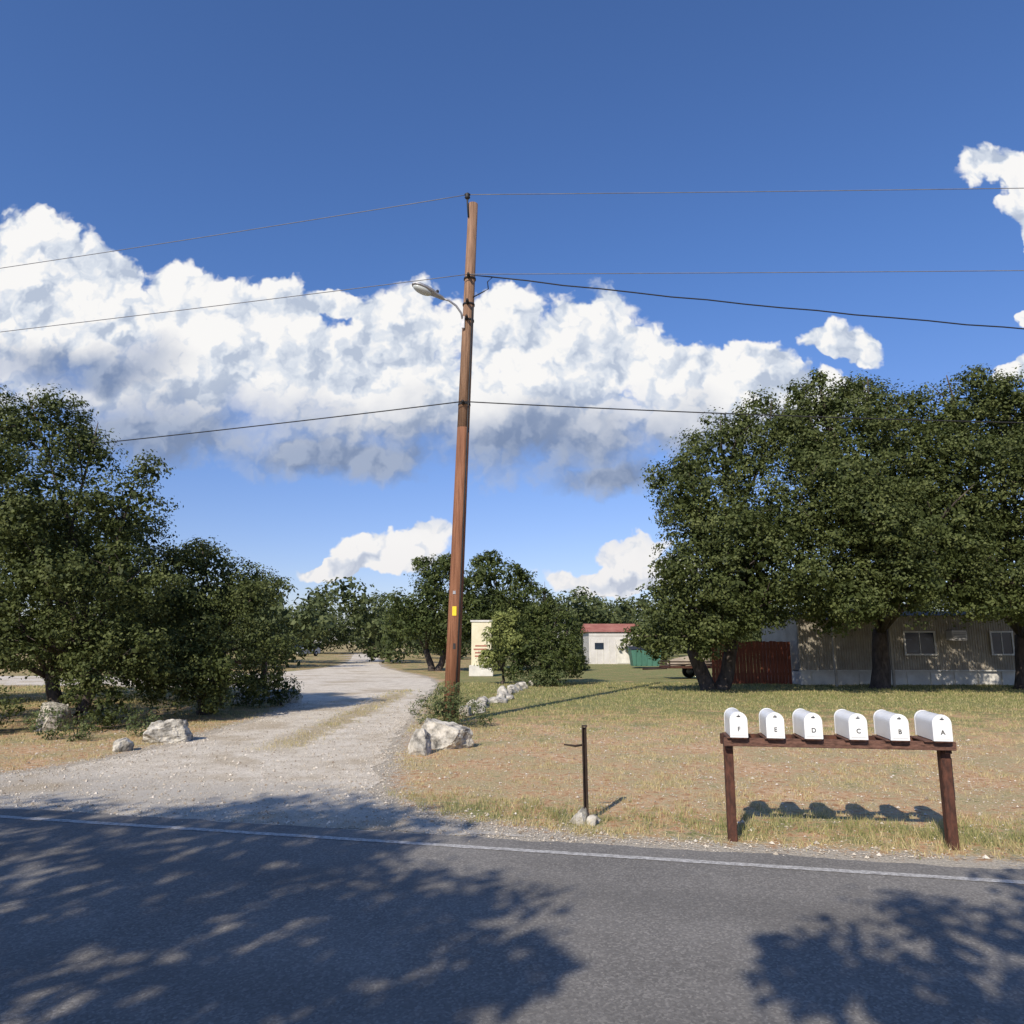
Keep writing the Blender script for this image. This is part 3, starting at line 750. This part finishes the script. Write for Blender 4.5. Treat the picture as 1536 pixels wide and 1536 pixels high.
# ------------------------------------------------------------------ small things in the background
e = empty('cream_sign', (-1.55, 38, 0))
box('panel', (0, 0, 1.6), (1.0, .12, 2.2), M_cream, e, bevel=.01)
box('base', (0, 0, .28), (1.2, .35, .55), M_skirt, e, bevel=.02)
for i in range(4): box('lettering_bar', (random.uniform(-.06, .06), -.066, 1.0 + i * .17), (.7 - .1 * (i % 2), .012, .07), M_roofred, e)
box('cap', (0, 0, 2.75), (1.12, .22, .09), M_skirt, e)

e = empty('white_shed', (8.2, 62, 0))
box('walls', (0, 0, 1.25), (4.2, 5, 2.5), M_bwhite, e)
V = [(-2.3, -2.7, 2.5), (2.3, -2.7, 2.5), (2.3, 0, 3.2), (-2.3, 0, 3.2), (-2.3, 2.7, 2.5), (2.3, 2.7, 2.5)]
mesh_from('roof', V, [(0, 1, 2, 3), (3, 2, 5, 4), (0, 3, 4), (1, 5, 2)], M_roofred, e)
box('white_band', (0, -2.52, 2.3), (4.2, .03, .22), M_bwhite, e)
box('door', (.9, -2.52, 1.0), (1.6, .03, 1.9), M_skirt, e); box('window', (-1.3, -2.52, 1.4), (.7, .04, .5), M_glass, e)
for i in range(9): box('panel_rib', (-2.0 + i * .5, -2.515, 1.0), (.04, .03, 1.9), M_skirt, e)

e = empty('dumpster', (8.8, 50, 0))
V = [(-.85, -.6, .15), (.85, -.6, .15), (1.0, -.75, 1.2), (-1.0, -.75, 1.2), (-.85, .6, .15), (.85, .6, .15), (1.0, .75, 1.4), (-1.0, .75, 1.4)]
mesh_from('bin', V, [(0, 1, 2, 3), (5, 4, 7, 6), (4, 0, 3, 7), (1, 5, 6, 2), (0, 4, 5, 1)], M_green, e)
mesh_from('lid', [(-1.03, -.8, 1.22), (1.03, -.8, 1.22), (1.03, .8, 1.43), (-1.03, .8, 1.43)], [(0, 1, 2, 3)], M_dark, e)
for i in range(5): box('rib', (-.7 + .35 * i, -.7, .7), (.06, .06, .95), M_green, e, rx=.14)

def wheel(x_, y_, z_, r, e, w=.2):
    tubes('wheel', [([(x_, y_ - w / 2, z_), (x_, y_ - w / 2 + .02, z_), (x_, y_ + w / 2 - .02, z_), (x_, y_ + w / 2, z_)], [r * .85, r, r, r * .85])], M_tyre, e, 18)
    tubes('hub', [([(x_, y_ - w / 2 - .01, z_), (x_, y_ + w / 2 + .01, z_)], [r * .5, r * .5])], M_galv, e, 12)
e = empty('utility_trailer', (8.4, 35.5, 0), .1)
box('deck', (0, 0, .55), (2.6, 1.5, .1), M_brown, e, bevel=.01)
for y_ in (-.75, .75): box('side_rail', (0, y_, .8), (2.6, .05, .06), M_rust, e); box('side_rail_low', (0, y_, .68), (2.6, .04, .05), M_rust, e); wheel(.2, y_ * 1.15, .32, .32, e)
for x_ in (-1.25, 0, 1.25): box('stake', (x_, -.75, .7), (.05, .05, .3), M_rust, e)
tubes('drawbar', [([(-1.3, -.5, .5), (-2.3, 0, .45)], [.04, .04]), ([(-1.3, .5, .5), (-2.3, 0, .45)], [.04, .04])], M_rust, e, 6)
rr_ = bmesh.new(); rock_mesh(rr_, (0, 0, .58), (1.2, .7, .4), 77, 3); me = bpy.data.meshes.new('load'); rr_.to_mesh(me); rr_.free(); link_obj('load', me, M_tan, e)

def car(loc, rz, paint):
    e = empty('parked_car', loc, rz)
    prof = [(-2.2, .35), (-2.25, .7), (-2.1, .9), (-1.2, .98), (-.55, 1.42), (.9, 1.46), (1.7, 1.05), (2.15, .98), (2.25, .6), (2.2, .35)]
    n = len(prof); V = []
    for yy_, k in ((-.88, 1), (.88, 1)):
        for (x_, z_) in prof:
            V.append((x_, yy_ * (.8 if z_ > 1.1 else 1), z_))
    F = [tuple(range(n)), tuple(range(n, 2 * n))[::-1]] + [((i + 1) % n, i, i + n, (i + 1) % n + n) for i in range(n)]
    o_ = mesh_from('body', V, F, paint, e)
    for s_ in (-1, 1):
        g = [(-.95, 1.02), (-.5, 1.36), (.15, 1.38), (.15, 1.02)]; g2 = [(.22, 1.02), (.22, 1.38), (.85, 1.38), (1.4, 1.04)]
        for q in (g, g2): mesh_from('window', [(a, (.885 if b < 1.1 else .735) * s_, b) for a, b in q], [(0, 1, 2, 3)], M_glass, e)
        for x_ in (-1.4, 1.4): wheel(x_, .8 * s_, .34, .34, e)
    mesh_from('windscreen', [(-1.17, -.78, 1.0), (-1.17, .78, 1.0), (-.58, .68, 1.42), (-.58, -.68, 1.42)], [(0, 1, 2, 3)], M_glass, e)
car((-25.5, 92, 0), 1.2, M_carw); car((-32, 72, 0), .4, M_carw)

# ------------------------------------------------------------------ world: sky with cumulus
w = bpy.data.worlds.new('World'); scene.world = w; w.use_nodes = True
try: w.cycles.sampling_method = 'NONE'
except Exception as ex_: print(ex_)
nt = w.node_tree; nt.nodes.clear()
out = N(nt, 'ShaderNodeOutputWorld')
sunv = Vector((-.6, -1.3, 1.0)).normalized()
el = math.asin(sunv.z); az = math.atan2(sunv.x, sunv.y)
sky = N(nt, 'ShaderNodeTexSky'); sky.sky_type = 'NISHITA'; sky.sun_disc = False
sky.sun_elevation = el; sky.sun_rotation = az % (2 * math.pi)
sky.air_density = 1.0; sky.dust_density = .6; sky.ozone_density = 2.0; sky.altitude = 300
tc = N(nt, 'ShaderNodeTexCoord')
sep = N(nt, 'ShaderNodeSeparateXYZ'); nt.links.new(tc.outputs['Generated'], sep.inputs[0])
tint = mixc(nt, sstep(nt, sep.outputs[2], .0, .5), (.92, .9, 1.16), (.76, 1.03, 1.48))
skc = mixc(nt, 1.0, sky.outputs[0], tint, 'MULTIPLY')
bgs = N(nt, 'ShaderNodeBackground'); nt.links.new(skc, bgs.inputs[0]); bgs.inputs[1].default_value = .108
ya = math_n(nt, 'MAXIMUM', sep.outputs[1], .12)
X = math_n(nt, 'DIVIDE', sep.outputs[0], ya); Z = math_n(nt, 'DIVIDE', sep.outputs[2], ya)
cmb = N(nt, 'ShaderNodeCombineXYZ'); nt.links.new(X, cmb.inputs[0]); nt.links.new(Z, cmb.inputs[1])
P0 = cmb.outputs[0]
def vm(op, a, b=None, c=None):
    n = nt.nodes.new('ShaderNodeVectorMath'); n.operation = op
    for i, v in enumerate((a, b, c)):
        if v is None: continue
        if isinstance(v, tuple): n.inputs[i].default_value = v
        else: nt.links.new(v, n.inputs[i])
    return n
nz1 = noise_n(nt, P0, 7, 2, .55, dim='2D').outputs['Color']; nz2 = noise_n(nt, P0, 26, 3, .6, dim='2D').outputs['Color']
d1 = vm('MULTIPLY', vm('SUBTRACT', nz1, (.5, .5, .5)).outputs[0], (.08, .08, 0)).outputs[0]
d2 = vm('MULTIPLY', vm('SUBTRACT', nz2, (.5, .5, .5)).outputs[0], (.03, .03, 0)).outputs[0]
PD = vm('ADD', vm('ADD', P0, d1).outputs[0], d2).outputs[0]
def blobfield(P, blobs, sm=.15):
    cur = None
    for (bx, bz, rx, rz) in blobs:
        a = vm('MULTIPLY_ADD', P, (1 / rx, 1 / rz, 0), (-bx / rx, -bz / rz, 0))
        l = vm('LENGTH', a.outputs[0]).outputs['Value']
        cur = l if cur is None else math_n(nt, 'SMOOTH_MIN', cur, l, sm)
    return cur
cum = [(-.72, .545, .12, .08), (-.62, .515, .11, .06), (-.66, .44, .22, .12), (-.5, .48, .085, .065), (-.4225, .475, .07, .055), (-.35, .455, .1, .055),
       (-.26, .472, .055, .022), (-.47, .375, .28, .115), (-.155, .42, .085, .095), (-.28, .37, .18, .07),
       (-.12, .335, .3, .09), (-.01, .44, .075, .075), (.079, .455, .065, .05), (.137, .47, .05, .045), (.12, .4, .13, .08), (.03, .3, .25, .09),
       (.257, .37, .085, .055), (.3425, .37, .08, .055), (.274, .31, .18, .07), (.469, .412, .06, .026), (.4, .35, .1, .04), (.14, .23, .13, .04), (-.23, .26, .22, .05),
       (-.484, .29, .2, .06), (.722, .712, .07, .045), (.765, .647, .04, .08), (.735, .457, .03, .014), (.76, .55, .022, .06), (.75, .386, .05, .02),
       (-.15, .115, .085, .03), (-.116, .138, .045, .024), (-.24, .1, .08, .014), (.14, .088, .11, .024), (.165, .12, .045, .02)]
dF = blobfield(PD, cum)
Ff = math_n(nt, 'SUBTRACT', 1.1, dF)
def height(P):
    v = N(nt, 'ShaderNodeTexVoronoi'); v.voronoi_dimensions = '2D'; v.feature = 'F1'; v.inputs['Scale'].default_value = 11
    v.inputs['Detail'].default_value = 2; v.inputs['Roughness'].default_value = .5; v.inputs['Lacunarity'].default_value = 2.3
    nt.links.new(P, v.inputs['Vector'])
    n_ = noise_n(nt, P, 14, 4, .55, dim='2D').outputs[0]
    return math_n(nt, 'ADD', math_n(nt, 'SUBTRACT', 1.0, v.outputs['Distance']), math_n(nt, 'MULTIPLY', n_, .7))
PH = vm('ADD', P0, vm('MULTIPLY', vm('SUBTRACT', nz2, (.5, .5, .5)).outputs[0], (.05, .05, 0)).outputs[0]).outputs[0]
H1 = height(PH); H2 = height(vm('ADD', PH, (-.012, .016, 0)).outputs[0])
Fe = math_n(nt, 'ADD', Ff, math_n(nt, 'MULTIPLY', math_n(nt, 'SUBTRACT', H1, .85), .5))
dark = [(-.2, .245, .32, .06), (.12, .23, .24, .065), (0, .265, .32, .05), (-.52, .27, .2, .06), (.35, .26, .2, .05), (-.6, .385, .1, .03)]  # shade on the cloud undersides, mixed in as a darker colour
dk = sstep(nt, blobfield(PD, dark, .4), 1.9, .3)
sharp = sstep(nt, Fe, -.02, .2); soft = sstep(nt, Fe, -.1, .7)
mk = N(nt, 'ShaderNodeMix'); nt.links.new(dk, mk.inputs[0]); nt.links.new(sharp, mk.inputs[2]); nt.links.new(soft, mk.inputs[3])
cov = mk.outputs[0]
rel_ = math_n(nt, 'ADD', .73, math_n(nt, 'MULTIPLY', math_n(nt, 'SUBTRACT', H1, H2), 1.25))  # sunlit and shaded sides of the billows, computed into the cloud colour
big = noise_n(nt, P0, 6, 3, .55, dim='2D').outputs[0]
sh = math_n(nt, 'ADD', rel_, math_n(nt, 'MULTIPLY', math_n(nt, 'SUBTRACT', big, .5), .7))
sh = math_n(nt, 'SUBTRACT', sh, math_n(nt, 'MULTIPLY', sstep(nt, Ff, .3, .9), .1))
hz = sstep(nt, Z, .2, .05)
sh = math_n(nt, 'SUBTRACT', sh, math_n(nt, 'MULTIPLY', hz, .12))
cl_lit = ramp(nt, sh, [(.15, (.48, .55, .68)), (.5, (.72, .77, .85)), (.78, (.95, .94, .93))])
cl_drk = ramp(nt, sh, [(.3, (.21, .28, .44)), (1.0, (.36, .43, .58))])
cc_ = mixc(nt, dk, cl_lit, cl_drk)
cc_ = mixc(nt, math_n(nt, 'MULTIPLY', hz, .25), cc_, (.66, .62, .66))
bgc = N(nt, 'ShaderNodeBackground'); nt.links.new(cc_, bgc.inputs[0]); bgc.inputs[1].default_value = 1.0
mx = N(nt, 'ShaderNodeMixShader'); nt.links.new(cov, mx.inputs[0]); nt.links.new(bgs.outputs[0], mx.inputs[1]); nt.links.new(bgc.outputs[0], mx.inputs[2])
gate = math_n(nt, 'MULTIPLY', math_n(nt, 'GREATER_THAN', sep.outputs[1], .13), math_n(nt, 'GREATER_THAN', sep.outputs[2], .02))
mo = N(nt, 'ShaderNodeMixShader'); nt.links.new(gate, mo.inputs[0]); nt.links.new(bgs.outputs[0], mo.inputs[1]); nt.links.new(mx.outputs[0], mo.inputs[2])
nt.links.new(mo.outputs[0], out.inputs[0])

# ------------------------------------------------------------------ sun
sd_ = bpy.data.lights.new('sun', 'SUN'); sd_.energy = 5.0; sd_.angle = math.radians(.5); sd_.color = (1, .91, .78)
so = bpy.data.objects.new('sun', sd_); col.objects.link(so)
so.rotation_euler = (-sunv).to_track_quat('-Z', 'Y').to_euler(); so.location = (0, 0, 30)

# ------------------------------------------------------------------ camera
cd = bpy.data.cameras.new('camera'); cd.lens = 26; cd.sensor_width = 36; cd.clip_end = 6000; cd.clip_start = .05
co = bpy.data.objects.new('camera', cd); col.objects.link(co)
co.location = (0, 0, 1.68); co.rotation_euler = (math.radians(100), 0, 0)
scene.camera = co
scene.view_settings.view_transform = 'Standard'; scene.view_settings.look = 'None'; scene.view_settings.exposure = 0
